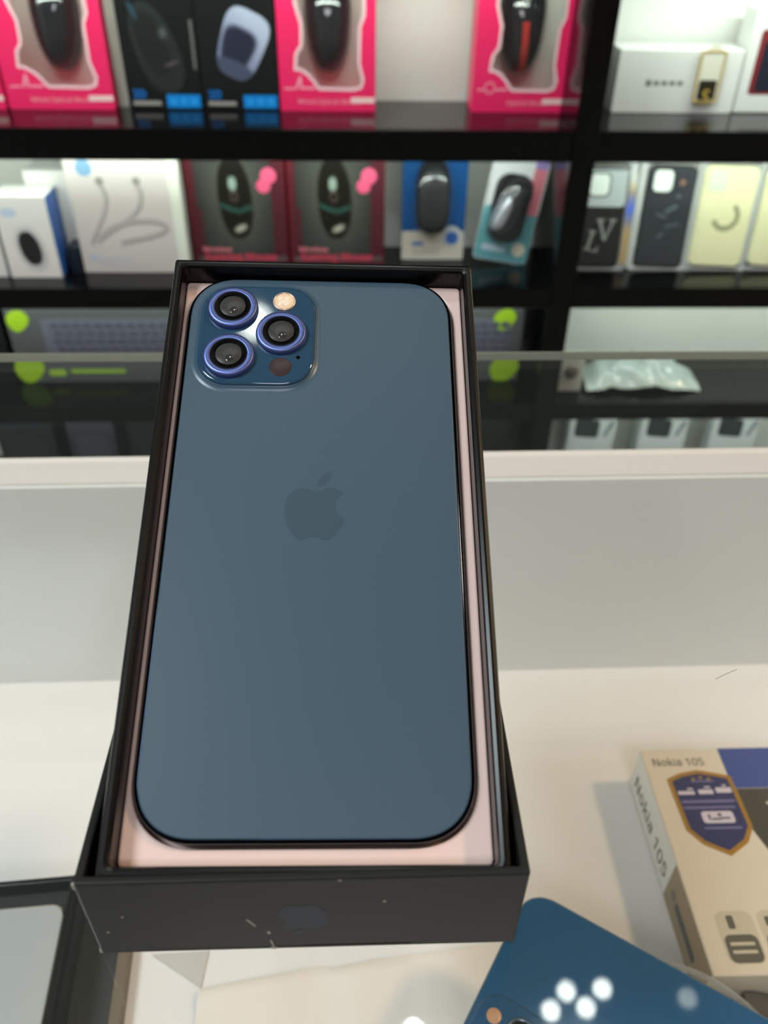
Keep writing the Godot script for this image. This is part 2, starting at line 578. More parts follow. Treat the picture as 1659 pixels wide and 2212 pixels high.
# ================================================================ phone, tray and lid
func boxed_phone() -> void:
	# the tray leans in its lid: x to the right, y away along the phone, z out of its back
	var turn := Basis(Vector3(0.99978, -0.01906, 0.00839), Vector3(0.01591, 0.43911, -0.89829), Vector3(0.01344, 0.89823, 0.43932)).orthonormalized()
	var origin := at(-44.55, -91.77, -222.47)
	var outline := rrect(71.5, 146.7, 13.6, 14, 35.75, -73.35, 2.25)

	# ---- phone
	var p := thing("smartphone", "matte blue smartphone lying face down in the open black box, three lenses showing", "phone", origin, turn)
	part(p, "frame", loft(outline, [Vector2(0.9, -7.4), Vector2(0.25, -7.1), Vector2(0, -6.6), Vector2(0, -0.95), Vector2(0.2, -0.45), Vector2(0.65, -0.12), Vector2(1.2, -0.1)], true), mat("phone_frame", rgb(34, 40, 52), 0.1, 1.0))
	part(p, "back_glass", loft(inset(ccw(outline.duplicate()), 0.8), [Vector2(0, -1.0), Vector2(0, -0.25), Vector2(0.12, -0.08), Vector2(0.45, 0.0)], true), mat("matte_blue", rgb(60, 82, 99), 0.42, 0.0, 0.45))
	var plate_shape := rrect(30.6, 32.3, 9.2, 12, 19.2, -20.5, 2.25)
	part(p, "camera_plate", loft(plate_shape, [Vector2(0.1, 0.2), Vector2(-0.05, 0.75), Vector2(0.02, 1.1), Vector2(0.25, 1.38), Vector2(0.75, 1.5)], true), mat("plate_glass", rgb(40, 70, 94), 0.035), Vector3.ZERO, Basis(), "raised glossy camera plate")
	part(p, "plate_fillet", loft(plate_shape, [Vector2(-1.9, -0.04), Vector2(-1.35, 0.05), Vector2(-0.75, 0.28), Vector2(-0.3, 0.6), Vector2(-0.05, 0.85), Vector2(0.3, 0.9)], true), mat("fillet_blue", rgb(66, 90, 108), 0.3))
	var ring_mat := mat("lens_ring", rgb(96, 110, 168), 0.36, 0.75)
	ring_mat.anisotropy_enabled = true
	ring_mat.anisotropy = 0.7
	var black := mat("lens_black", rgb(5, 5, 6), 0.3, 0.0, 0.15)
	var lens_glass := mat("lens_glass", rgb(60, 59, 57), 0.3, 0.0, 0.3)
	for c in [Vector2(12.3, -12.6), Vector2(25.6, -20.6), Vector2(12.3, -28.2)]:
		var ring := part(p, "lens_ring", turned([Vector2(6.75, 1.45), Vector2(6.75, 2.35), Vector2(6.6, 2.8), Vector2(6.25, 3.1), Vector2(5.0, 3.2), Vector2(4.82, 3.05), Vector2(4.8, 2.6)], 64), ring_mat, Vector3(c.x, c.y, 0), Basis(), "blue metallic ring round the lens")
		part(ring, "lens_bezel", turned([Vector2(4.82, 2.9), Vector2(3.45, 2.9), Vector2(3.38, 2.86)], 48), black)
		part(ring, "lens_glass", turned([Vector2(3.42, 2.86), Vector2(3.3, 2.94), Vector2(1.2, 2.96), Vector2(0, 2.96)], 48), lens_glass)
		part(ring, "inner_lens", turned([Vector2(1.15, 2.94), Vector2(0.95, 3.02), Vector2(0.55, 3.06), Vector2(0, 3.07)], 24), mat("inner_lens", rgb(50, 48, 47), 0.08), Vector3(0.4, -1.3, 0))
	var flash := part(p, "flash", turned([Vector2(3.15, 1.45), Vector2(3.15, 1.75), Vector2(2.95, 1.95), Vector2(2.7, 1.98), Vector2(2.6, 1.85)], 48), mat("flash_rim", rgb(205, 182, 168), 0.22, 0.6), Vector3(25.9, -9.7, 0), Basis(), "peach coloured flash in a bright rim")
	part(flash, "flash_window", turned([Vector2(2.64, 1.8), Vector2(1.8, 1.95), Vector2(0, 2.02)], 32), mat("flash_yellow", rgb(238, 206, 172), 0.2))
	for k in 4:
		part(flash, "flash_petal", turned([Vector2(0.95, 0), Vector2(0.7, 0.13), Vector2(0, 0.2)], 16), mat("flash_pale", rgb(250, 226, 200), 0.15), Vector3(1.15 * cos(TAU * k / 4 + 0.78), 1.15 * sin(TAU * k / 4 + 0.78), 1.92))
	part(p, "depth_sensor", turned([Vector2(2.95, 1.45), Vector2(2.95, 1.53), Vector2(2.8, 1.56), Vector2(0, 1.56)], 40), mat("sensor_brown", rgb(58, 45, 46), 0.3, 0.0, 0.3), Vector3(25.75, -31.1, 0), Basis(), "round dark brown sensor")
	part(p, "microphone", turned([Vector2(0.55, 1.4), Vector2(0.55, 1.53), Vector2(0, 1.53)], 16), black, Vector3(30.3, -28.0, 0))
	emblem(p, mat("logo_gloss", rgb(51, 73, 89), 0.42, 0.0, 0.45), 1.0, 0.02, Vector3(35.9, -72.6, 0.0), Basis())

	# ---- tray
	var t := thing("box_tray", "black open box tray with a pinkish white insert cradling the blue phone", "box", origin, turn)
	var glossy := mat("black_card", rgb(13, 11, 10), 0.26, 0.0, 0.36)
	var outer := rrect(81.6, 156.0, 0.8, 2, 36.4, -75.4)
	var inner := rrect(76.6, 151.0, 1.0, 2, 36.4, -75.4)
	part(t, "tray_wall", holed(outer, inner, -28, 4, Vector2(36.4, -75.4), 1.0), glossy)
	part(t, "tray_bottom", slab(inner, -28, -26.5), glossy)
	var paper := mat("insert_paper", rgb(236, 206, 197), 0.35)
	part(t, "insert", holed(rrect(76.5, 150.9, 1.0, 2, 36.4, -75.4), inset(ccw(outline.duplicate()), -0.8), -8.2, -2.6, Vector2(36.4, -75.4), 0.5), paper, Vector3.ZERO, Basis(), "pinkish white paper insert")
	part(t, "insert_floor", slab(inner, -9, -7.6), paper)
	# card flap hinged under the tray that props up its far end
	var low := at(-10, GLASS + 2.2, -190)
	var hinge := origin + turn * Vector3(0.0364, -0.012, -0.028)
	var flap_y := (hinge - low)
	var fl := part(t, "prop_flap", box(50, flap_y.length() * 1000.0, 1.5, 0.3), glossy)
	var ydir := flap_y.normalized()
	var xdir := Vector3(1, 0, 0)
	var zdir := xdir.cross(ydir).normalized()
	fl.global_transform = Transform3D(Basis(ydir.cross(zdir), ydir, zdir), low)

	# ---- lid
	var d := thing("outer_box", "dark charcoal upturned box lid standing on the glass, scuffed along its near side", "box", at(-10.75, GLASS, -164.5))
	var card := mat("charcoal_card", rgb(32, 33, 31), 0.45, 0.0, 0.33)
	part(d, "lid_wall", holed(rrect(88.6, 165, 0.6, 2), rrect(85.0, 161.4, 0.4, 2), 1.2, 29.0, Vector2.ZERO, 0.5), card, Vector3.ZERO, FACE_UP)
	part(d, "lid_panel", slab(rrect(88.6, 165, 0.6, 2), 0.0, 2.0, 0.4), card, Vector3.ZERO, FACE_UP)
	emblem(d, mat("foil_blue", rgb(32, 41, 54), 0.45, 0.0, 0.35), 0.72, 0.05, Vector3(-0.9, 13.8, 82.5), Basis.from_euler(Vector3(0, 0, PI)))
	var worn := mat("worn_card", rgb(150, 146, 138), 0.8)
	var chips := [[-11.5, 12.0, 0.5, 3.4, 28.0], [-8.2, 7.6, 0.7, 1.2, 10.0], [-7.8, 2.6, 0.45, 3.4, 8.0], [-7.6, 0.7, 1.5, 0.9, 0.0], [-41.0, 9.5, 0.5, 0.7, 20.0], [-37.0, 15.8, 0.6, 0.5, 0.0], [15.8, 19.6, 0.7, 0.6, 0.0], [7.0, 28.2, 0.8, 0.4, 0.0]]
	for c in chips:
		part(d, "scuff", slab(rrect(c[2], c[3], minf(c[2], c[3]) * 0.45, 3), 0, 0.06), worn, Vector3(c[0], c[1], 82.5), Basis.from_euler(Vector3(0, 0, deg_to_rad(c[4]))))
	part(d, "worn_corner", box(0.7, 1.6, 0.7, 0.25), worn, Vector3(-44.1, 0.2, 82.2))
	part(d, "worn_corner", box(0.8, 2.0, 0.8, 0.3), worn, Vector3(-44.15, 26.9, 82.1))


# ================================================================ things under the glass
func in_the_counter() -> void:
	# ---- boxed keypad phone, lying face up
	var w := 84.0
	var l := 114.0
	var h := 29.0
	var b := thing("phone_carton", "cream phone carton with blue top corner and navy shield sticker, lying under the glass", "box", at(150, CASE_FLOOR, -263))
	# carton axes: x to the right, y up, z towards the viewer, from its far left corner
	var cream := mat("carton_cream", rgb(226, 214, 192), 0.4)
	part(b, "carton", box(w, h, l, 0.7), cream, Vector3(w / 2, 0, l / 2))
	part(b, "spine_print", slab(rrect(63, h - 1.4, 0.3, 1), 0, 0.15), mat("spine_white", rgb(246, 248, 242), 0.4), Vector3(-0.05, h / 2, 32), FACE_LEFT, "white upper part of the spine")
	part(b, "spine_print", slab(rrect(49, h - 1.4, 0.3, 1), 0, 0.15), mat("spine_tan", rgb(160, 140, 108), 0.4), Vector3(-0.05, h / 2, 88.5), FACE_LEFT, "tan lower part of the spine")
	part(b, "spine_print", slab(rrect(26, 5, 1.5, 3), 0, 0.3), mat("spine_blue", rgb(60, 66, 78), 0.4), Vector3(-0.1, h * 0.42, 88), FACE_LEFT, "dark blue printed bar")
	part(b, "spine_print", slab(disc(2.6, 20), 0, 0.3), mat("spine_grey", rgb(118, 108, 96), 0.4), Vector3(-0.1, h * 0.45, 71), FACE_LEFT)
	part(b, "lettering", words("Nokia 105", 8.6), mat("letter_black", rgb(52, 52, 48), 0.5), Vector3(-0.25, h / 2 - 3, 33), FACE_LEFT, "Nokia 105")
	part(b, "lettering", words("Nokia 105", 4.4), mat("letter_grey", rgb(84, 80, 70), 0.5), Vector3(18, h + 0.12, 8.2), FACE_UP, "Nokia 105")
	var up := h
	part(b, "print_panel", slab(rrect(w - 41.5, 24, 0.2, 1), 0, 0.12), mat("panel_blue", rgb(50, 74, 148), 0.35), Vector3(41.5 + (w - 41.5) / 2, up, 12.2), FACE_UP, "blue printed panel")
	part(b, "print_panel", slab(PackedVector2Array([Vector2(41, -24.5), Vector2(83.6, -24.5), Vector2(83.6, -104), Vector2(62, -104), Vector2(43, -48)]), 0, 0.1), mat("print_phone", rgb(62, 59, 52), 0.35), Vector3(0, up, 0), FACE_UP, "dark printed picture of a phone")
	part(b, "lettering", slab(rrect(6, 1.6, 0.8, 3), 0, 0.1), mat("print_pale", rgb(200, 196, 186), 0.4), Vector3(58, up + 0.1, 33), FACE_UP)
	part(b, "lettering", words("1", 8), mat("print_pale", rgb(200, 196, 186), 0.4), Vector3(64, up + 0.2, 42), FACE_UP)
	var shield := PackedVector2Array([Vector2(9, -18.2), Vector2(16.5, -15.0), Vector2(26, -13.2), Vector2(34.5, -15.0), Vector2(42.5, -17.0), Vector2(43.2, -32), Vector2(43.4, -46), Vector2(38, -54), Vector2(27.5, -60.5), Vector2(16, -54.5), Vector2(10, -47), Vector2(9.4, -32)])
	var sticker := part(b, "shield_sticker", slab(shield, 0, 0.3, 0.1), mat("sticker_gold", rgb(178, 132, 48), 0.3, 0.3), Vector3(0, up, 0), FACE_UP, "navy and gold shield sticker")
	part(sticker, "sticker_field", slab(inset(ccw(shield.duplicate()), 2.3), 0.3, 0.42), mat("sticker_navy", rgb(38, 44, 96), 0.3))
	var pale := mat("sticker_white", rgb(214, 204, 216), 0.4)
	var dim := mat("sticker_lavender", rgb(120, 116, 160), 0.4)
	for s in [[16.5, -26.6, 8.5, 2.0], [26.6, -26.2, 7.5, 2.6], [36.0, -25.4, 8.0, 3.0], [19, -24.4, 3, 0.9], [28, -23.6, 3.4, 0.9], [37, -22.8, 2.2, 0.9]]:
		part(sticker, "sticker_line", slab(rrect(s[2], s[3], 0.4, 2, s[0], s[1]), 0.42, 0.52), pale)
	for s in [[26, -31.6, 27, 1.3], [25.5, -35.0, 26, 1.1], [28.5, -46.2, 19, 0.9], [27, -20.0, 12, 0.8]]:
		part(sticker, "sticker_line", slab(rrect(s[2], s[3], 0.4, 2, s[0], s[1]), 0.42, 0.52), dim)
	part(sticker, "sticker_pill", slab(rrect(16, 6.4, 1.6, 4, 28, -40.4), 0.42, 0.54), pale)
	for s in [[23.6, -40.2, 1.0, 3.0], [27, -41.4, 5, 0.9], [31.5, -41.0, 5, 0.9], [29, -39.2, 1.8, 1.6]]:
		part(sticker, "sticker_line", slab(rrect(s[2], s[3], 0.3, 2, s[0], s[1]), 0.54, 0.62), mat("spine_blue", rgb(60, 66, 78), 0.4))
	for k in 3:
		part(sticker, "sticker_star", slab(disc(1.0, 5, 22.5 + k * 4.0, -17.9 + absf(k - 1) * -0.8), 0.42, 0.52), mat("sticker_gold", rgb(178, 132, 48), 0.3, 0.3))
	# two printed feature tags near the foot
	for k in 2:
		var x := 17.5 + k * 19.0
		var tg := part(b, "feature_tag", slab(rrect(17, 23, 4, 4, x, -98), 0, 0.12), mat("tag_rim", rgb(206, 196, 172), 0.4), Vector3(0, up, 0), FACE_UP)
		part(tg, "tag_field", slab(rrect(15, 12, 3, 4, x, -103), 0.12, 0.2), mat("tag_grey", rgb(92, 88, 78), 0.4))
		part(tg, "tag_icon", slab(rrect(3.2 if k == 0 else 6.5, 6.0 if k == 0 else 4.4, 0.7, 3, x - 2, -91.5), 0.12, 0.2), mat("tag_grey", rgb(92, 88, 78), 0.4))
		for j in 2:
			part(tg, "tag_line", slab(rrect(11, 1.4, 0.5, 2, x, -101 - j * 3.4), 0.2, 0.26), mat("tag_rim", rgb(206, 196, 172), 0.4))

	# ---- blue phone on a clear stand
	var long := Vector3(0.839, 0, 0.545)
	var across := Vector3(-0.545, 0, 0.839)
	var turn := Basis(-across, -long, Vector3.UP)
	turn = Basis(turn.x, turn.y, turn.x.cross(turn.y))
	# local x runs along the short top edge from its camera end, -y along the length
	var o := at(71.5, -339.0, -174.0) + across * 0.0781
	var p := thing("smartphone", "glossy deep blue smartphone under the glass on a clear round stand, camera corner nearest", "phone", o, turn)
	var shape := rrect(78.1, 160.8, 12.5, 10, 39.05, -80.4, 2.2)
	part(p, "frame", loft(shape, [Vector2(0.7, -7.6), Vector2(0, -7.0), Vector2(0, -0.9), Vector2(0.3, -0.3), Vector2(0.9, -0.12)], true), mat("steel_blue", rgb(120, 140, 158), 0.2, 1.0))
	var gloss := mat("gloss_blue", rgb(24, 90, 136), 0.1)
	part(p, "back_glass", loft(inset(ccw(shape.duplicate()), 0.7), [Vector2(0, -1.0), Vector2(0, -0.2), Vector2(0.4, 0.0)], true), gloss)
	part(p, "camera_plate", loft(rrect(31.5, 32.5, 9.0, 10, 17.0, -18.6, 2.2), [Vector2(-0.9, -0.02), Vector2(-0.3, 0.3), Vector2(0, 1.0), Vector2(0.7, 1.4)], true), mat("plate_deep", rgb(26, 84, 126), 0.08))
	for c in [Vector2(9.6, -11.5), Vector2(9.6, -26.6), Vector2(23.2, -20.2)]:
		var ring := part(p, "lens_ring", turned([Vector2(6.2, 1.3), Vector2(6.2, 2.3), Vector2(5.7, 2.6), Vector2(5.0, 2.5), Vector2(4.9, 2.2)], 40), mat("steel_blue", rgb(120, 140, 158), 0.2, 1.0), Vector3(c.x, c.y, 0))
		part(ring, "lens_glass", turned([Vector2(5.0, 2.3), Vector2(2, 2.4), Vector2(0, 2.42)], 32), mat("lens_dark", rgb(12, 12, 14), 0.05))
	part(p, "flash", turned([Vector2(2.8, 1.3), Vector2(2.8, 1.6), Vector2(2.5, 1.75), Vector2(0, 1.8)], 28), mat("flash_copper", rgb(206, 160, 124), 0.3), Vector3(24.4, -8.8, 0), Basis(), "copper coloured flash")
	part(p, "depth_sensor", turned([Vector2(2.8, 1.38), Vector2(2.7, 1.46), Vector2(0, 1.46)], 28), mat("sensor_brown", rgb(58, 45, 46), 0.12), Vector3(23.6, -31.2, 0))
	var s := thing("phone_stand", "clear acrylic stand with a round top carrying the deep blue phone", "stand", at(115, CASE_FLOOR, -101))
	var clear := pane("acrylic", Color(0.96, 0.98, 0.98), 0.05, 0.03)
	part(s, "stand_top", slab(disc(45, 64), 50.4, 53.2, 0.5, true), clear, Vector3.ZERO, FACE_UP)
	part(s, "stand_rim", holed(disc(45.3, 64), disc(44.5, 64), 50.2, 53.4), pane("acrylic_rim", Color(0.75, 0.76, 0.74), 0.4, 0.05), Vector3.ZERO, FACE_UP)
	part(s, "stand_stem", slab(disc(8, 24), 3, 50.4, 0.0, true), clear, Vector3.ZERO, FACE_UP)
	part(s, "stand_foot", slab(disc(26, 48), 0, 3, 0.4, true), clear, Vector3.ZERO, FACE_UP)
	var card := thing("price_holder", "small dark grey sloped price holder right of the clear stand", "holder", at(181, CASE_FLOOR, -134.5))
	part(card, "holder_body", loft(PackedVector2Array([Vector2(-14, 0), Vector2(14, 0), Vector2(14, 4), Vector2(-10, 14), Vector2(-14, 14)]), [Vector2(0, -14), Vector2(0, 14)]), mat("holder_grey", rgb(74, 72, 68), 0.5))

	# ---- tablet in a black box, left
	var yaw := Basis.from_euler(Vector3(0, deg_to_rad(4.0), 0))
	var folder := thing("flat_carton", "flat dark brown carton lying under the black tablet box", "box", at(-171, CASE_FLOOR, -112), yaw)
	part(folder, "carton", box(140, 8, 196, 0.5), mat("dark_brown", rgb(44, 42, 38), 0.5))
	part(folder, "edge_strip", box(5, 8.4, 196.4, 0.4), mat("brown_edge", rgb(112, 98, 80), 0.5), Vector3(68, 0, 0), Basis(), "brown edge strip")
	var tb := thing("tablet_box", "open black box bottom holding the silver tablet, lower left under the glass", "box", at(-192, CASE_FLOOR + 8, -125), yaw)
	part(tb, "box_wall", holed(rrect(136, 140, 1, 2), rrect(131, 135, 1, 2), 1, 24, Vector2.ZERO, 0.6), mat("black_card", rgb(24, 22, 21), 0.3), Vector3.ZERO, FACE_UP)
	part(tb, "box_bottom", slab(rrect(136, 140, 1, 2), 0, 15), mat("box_inner", rgb(36, 35, 33), 0.5), Vector3.ZERO, FACE_UP)
	var tp := thing("tablet", "pale silver tablet with a bright rounded rim lying in the black box", "tablet", at(-192, CASE_FLOOR + 23, -125) + yaw * Vector3(0.0015, 0, 0.002), yaw)
	part(tp, "tablet_body", loft(rrect(127, 122, 7, 8), [Vector2(0.8, 0), Vector2(0, 0.8), Vector2(0, 5.4), Vector2(0.3, 6.0), Vector2(0.9, 6.1)], true), mat("tablet_rim", rgb(226, 214, 188), 0.15, 1.0), Vector3.ZERO, FACE_UP)
	part(tp, "tablet_back", slab(rrect(125, 120, 6, 8), 6.0, 6.3, 0.1, true), mat("tablet_silver", rgb(200, 202, 198), 0.3, 0.35), Vector3.ZERO, FACE_UP)

	# ---- paper liner with a creased far edge and a turned-up corner
	var liner := thing("paper_sheet", "white paper sheet with a creased far edge on the case floor before the box", "paper", at(0, CASE_FLOOR, 0))
	var far_edge := PackedVector2Array([Vector2(-72, 161), Vector2(-50, 164), Vector2(-24, 168.6), Vector2(-17, 169.6), Vector2(-13, 168), Vector2(4, 170.6), Vector2(22, 173.4), Vector2(48, 176), Vector2(96, 183)])
	var st := start()
	st.set_smooth_group(4)
	for i in far_edge.size() - 1:
		var lift := [2.2, 4.6, 4.2, 1.6, 0.3]
		var back := [0.0, 2.2, 6.0, 11.0, 150.0]
		for k in 4:
			var q := []
			for e in [[i, k], [i + 1, k], [i + 1, k + 1], [i, k + 1]]:
				var f: Vector2 = far_edge[e[0]]
				q.append(Vector3(f.x, 0.3 + lift[e[1]] * (0.6 + 0.4 * sin(e[0] * 1.7)), -f.y + back[e[1]]))
			tri(st, q[0], q[2], q[1])
			tri(st, q[0], q[3], q[2])
	part(liner, "sheet", finish(st), mat("paper_white", rgb(234, 226, 214), 0.6))
	part(liner, "folded_corner", slab(PackedVector2Array([Vector2(-96, 177), Vector2(-70, 178), Vector2(-71.5, 162)]), 0.0, 0.5), mat("paper_grey", rgb(198, 194, 186), 0.6), Vector3(0, 0.4, 0), FACE_UP * Basis.from_euler(Vector3(0, deg_to_rad(0), 0)))


# ================================================================ upper visible shelf
const A_TOP := -217.0


func pink_box(x: float, w: float, red: bool, label: String, kind: String) -> Node3D:
	var t := thing("mouse_carton", label, "box", at(x + w / 2, A_TOP, -1000), Basis(), "pink window boxes with a computer mouse")
	var pink := mat("pink_card", rgb(238, 40, 100), 0.35)
	var k := w / 112.0
	# window outline from the left bottom corner of the front
	var win := PackedVector2Array([Vector2(20.7, 146), Vector2(20.7, 100), Vector2(26.9, 82), Vector2(26, 63), Vector2(19.8, 55), Vector2(18, 40), Vector2(25, 39), Vector2(32, 35.5), Vector2(38.5, 29.5), Vector2(43, 23.5), Vector2(46, 21), Vector2(88, 20.4), Vector2(96, 23), Vector2(98.5, 31), Vector2(94, 46), Vector2(95, 80), Vector2(100, 90), Vector2(99, 146)])
	for i in win.size():
		win[i] = Vector2(win[i].x * k - w / 2, win[i].y)
	var mid := Vector2(0, 84)
	var front := rrect(w, 167, 0.6, 2, 0, 83.5)
	part(t, "front_panel", holed(front, win, 19.4, 20.4, mid), pink, Vector3(0, 0, 2))
	part(t, "window_border", holed(inset(ccw(win.duplicate()), -0.6), inset(ccw(win.duplicate()), 2.6), 20.0, 20.6, mid), mat("border_white", rgb(244, 196, 204), 0.4), Vector3(0, 0, 2))
	part(t, "window_film", slab(inset(ccw(win.duplicate()), 0.4), 19.2, 19.35), pane("film", Color(1, 1, 1), 0.004), Vector3(0, 0, 2))
	part(t, "carton_shell", holed(front, rrect(w - 1.6, 165.4, 0.4, 2, 0, 83.5), -22, 19.4, mid), pink, Vector3(0, 0, 2))
	part(t, "back_card", slab(rrect(w - 2, 165, 0.4, 1, 0, 83.5), -22, -20.8), mat("back_card_white", rgb(234, 231, 220), 0.5), Vector3(0, 0, 2))
	var m := part(t, "mouse", mouse_shell(50, 92, 32, 0.02, 0.22, true), mat("mouse_gloss", rgb(16, 18, 25), 0.1), Vector3(1, 77, -16), Basis())
	part(m, "scroll_wheel", slab(disc(6, 20), -3, 3, 0.8, true), mat("wheel_pale", rgb(206, 212, 200), 0.3), Vector3(0, 29, 20), Basis.from_euler(Vector3(0, PI / 2, 0)))
	if red:
		var st := start()
		st.set_smooth_group(1)
		for i in 8:
			var y0 := -40.0 + i * 6
			var f := func(y: float) -> float: return 32.0 * pow(maxf(0.0, 1.0 - pow((y + 3) / 47.0, 2.0)), 0.5) * (1.0 - 0.006 * y) + 0.6
			tri(st, Vector3(-3.5, y0, f.call(y0)), Vector3(3.5, y0, f.call(y0)), Vector3(3.5, y0 + 6, f.call(y0 + 6)))
			tri(st, Vector3(-3.5, y0, f.call(y0)), Vector3(3.5, y0 + 6, f.call(y0 + 6)), Vector3(-3.5, y0 + 6, f.call(y0 + 6)))
		part(m, "stripe", finish(st), mat("mouse_red", rgb(170, 40, 36), 0.2), Vector3.ZERO, Basis(), "red stripe")
	var pale := mat("pink_pale", rgb(246, 150, 170), 0.4)
	part(t, "lettering", words("Wired Optical Mouse" if kind == "A" else "Optical Mouse", 5.2), mat("pink_letter", rgb(246, 160, 176), 0.4), Vector3(2 * k if kind == "A" else 10.0, 9.4, 22.45), Basis(), "Wired Optical Mouse" if kind == "A" else "Optical Mouse")
	part(t, "stripe_print", slab(rrect(26, 5.4, 1.2, 3), 0, 0.15), mat("stripe_white", rgb(246, 206, 206), 0.4), Vector3(w / 2 - 13.4, 11, 22.4), Basis(), "white stripe at the corner")
	if kind == "A":
		part(t, "letter_print", slab(PackedVector2Array([Vector2(-4, 0), Vector2(-1.5, 0), Vector2(1.5, 7), Vector2(2.2, 0), Vector2(4.6, 0), Vector2(3.2, 13), Vector2(1.2, 13)]), 0, 0.15), pale, Vector3(-w / 2 + 22 * k, 21, 22.4), Basis(), "letter A")
	else:
		part(t, "letter_print", holed(disc(6, 28), disc(4.6, 28), 0, 0.15), pale, Vector3(-w / 2 + 20 * k, 24, 22.4), Basis(), "round emblem")
	part(t, "line_print", slab(rrect(11, 1.8, 0.8, 3), 0, 0.15), pale, Vector3(-w / 2 + 11 * k, 22, 22.4))
	part(t, "line_print", slab(rrect(13, 2.2, 0.8, 3), 0, 0.15), pale, Vector3(-w / 2 + 34 * k, 22.4, 22.4))
	return t


func egg(x: float, y: float, cx: float, cy: float, a: float, b: float, turn_deg: float, taper := 0.0, power := 2.3) -> float:
	var d := Vector2(x - cx, y - cy).rotated(-deg_to_rad(turn_deg))
	var q := Vector2(d.x / (a * (1.0 + taper * d.y / b)), d.y / b)
	return pow(pow(absf(q.x), power) + pow(absf(q.y), power), 1.0 / power)


func soft(v: float, edge: float, width: float) -> float:
	return clampf(0.5 - (v - edge) / width, 0.0, 1.0)


func dark_carton(x: float, w: float, silver: bool, label: String) -> void:
	var t := thing("mouse_carton", label, "box", at(x + w / 2, A_TOP, -1001), Basis(), "black mouse boxes with blue labels")
	part(t, "carton", box(w, 167, 44, 0.7), mat("carton_black", rgb(18, 21, 22), 0.35))
	var base := rgb(17, 21, 22)
	var fn := func(px: float, py: float) -> Color:
		var c := base
		if silver:
			var e := egg(px, py, 45, 62, 23, 33, -24, 0.12, 3.4)
			var inner := egg(px, py, 40, 58, 16, 20, -24, 0.2, 3.0)
			c = c.lerp(rgb(122, 126, 158).lerp(rgb(176, 182, 206), clampf((px + py - 80) / 60, 0, 1)), soft(e, 1.0, 0.05))
			c = c.lerp(rgb(40, 42, 62), soft(inner, 1.0, 0.25) * soft(e, 0.95, 0.05))
			c = c.lerp(rgb(72, 78, 100), soft(egg(px, py, 34, 38, 22, 10, -22), 1.0, 0.3) * soft(e, 1.0, 0.03))
		else:
			var e := egg(px, py, 36, 58, 22, 44, 18, -0.1)
			c = c.lerp(rgb(38, 42, 42), soft(e, 1.0, 0.08))
			c = c.lerp(rgb(30, 33, 33), soft(egg(px, py, 33, 62, 14, 30, 18), 1.0, 0.2))
			c = c.lerp(rgb(78, 80, 84), soft(egg(px, py, 45, 72, 4, 5, 0), 1.0, 0.8))
			c = c.lerp(rgb(86, 74, 78), soft(egg(px, py, 50, 44, 8, 1.6, 20), 1.0, 0.8))
			c = c.lerp(rgb(44, 66, 82), soft(egg(px, py, 17, 92, 2.4, 9, 25), 1.0, 0.6))
		return c
	part(t, "front_print", slab(rrect(w - 1, 166, 0.5, 1, 0, 83.5), 0, 0.15), printed("dark_print%s" % silver, w - 1, 166, 2.0, fn), Vector3(0, 0, 22), Basis(), "printed picture of a mouse")
	part(t, "label_print", slab(rrect(36, 13, 1.2, 3), 0, 0.2), mat("label_blue", rgb(10, 128, 210), 0.35), Vector3(w / 2 - 20, 8.5, 22.1), Basis(), "blue label")
	for k in 3:
		part(t, "label_mark", slab(rrect(7, 6, 1, 2), 0, 0.1), mat("label_light", rgb(40, 150, 226), 0.35), Vector3(w / 2 - 31 + k * 11, 8.5, 22.3))
	part(t, "lettering", words("3D", 8.5, bold_font), mat("label_deep", rgb(20, 108, 190), 0.35), Vector3(-w / 2 + 13, 15, 22.25))
	part(t, "line_print", slab(rrect(30, 4.2, 1, 2), 0, 0.15), mat("print_grey", rgb(150, 142, 140), 0.4), Vector3(-w / 2 + 20, 6.5, 22.1))
	part(t, "line_print", slab(rrect(32, 3, 1, 2), 0, 0.15), mat("print_dim", rgb(100, 104, 100), 0.4), Vector3(-w / 2 + 20, 108, 22.1))
	part(t, "line_print", slab(rrect(14, 4, 1, 2), 0, 0.15), mat("print_lit", rgb(180, 184, 170), 0.4), Vector3(w / 2 - 12, 107, 22.1))
	if not silver:
		part(t, "side_print", slab(rrect(3.4, 46, 1.2, 3), 0, 0.15), mat("print_side", rgb(92, 92, 90), 0.4), Vector3(w / 2 - 4, 62, 22.1))


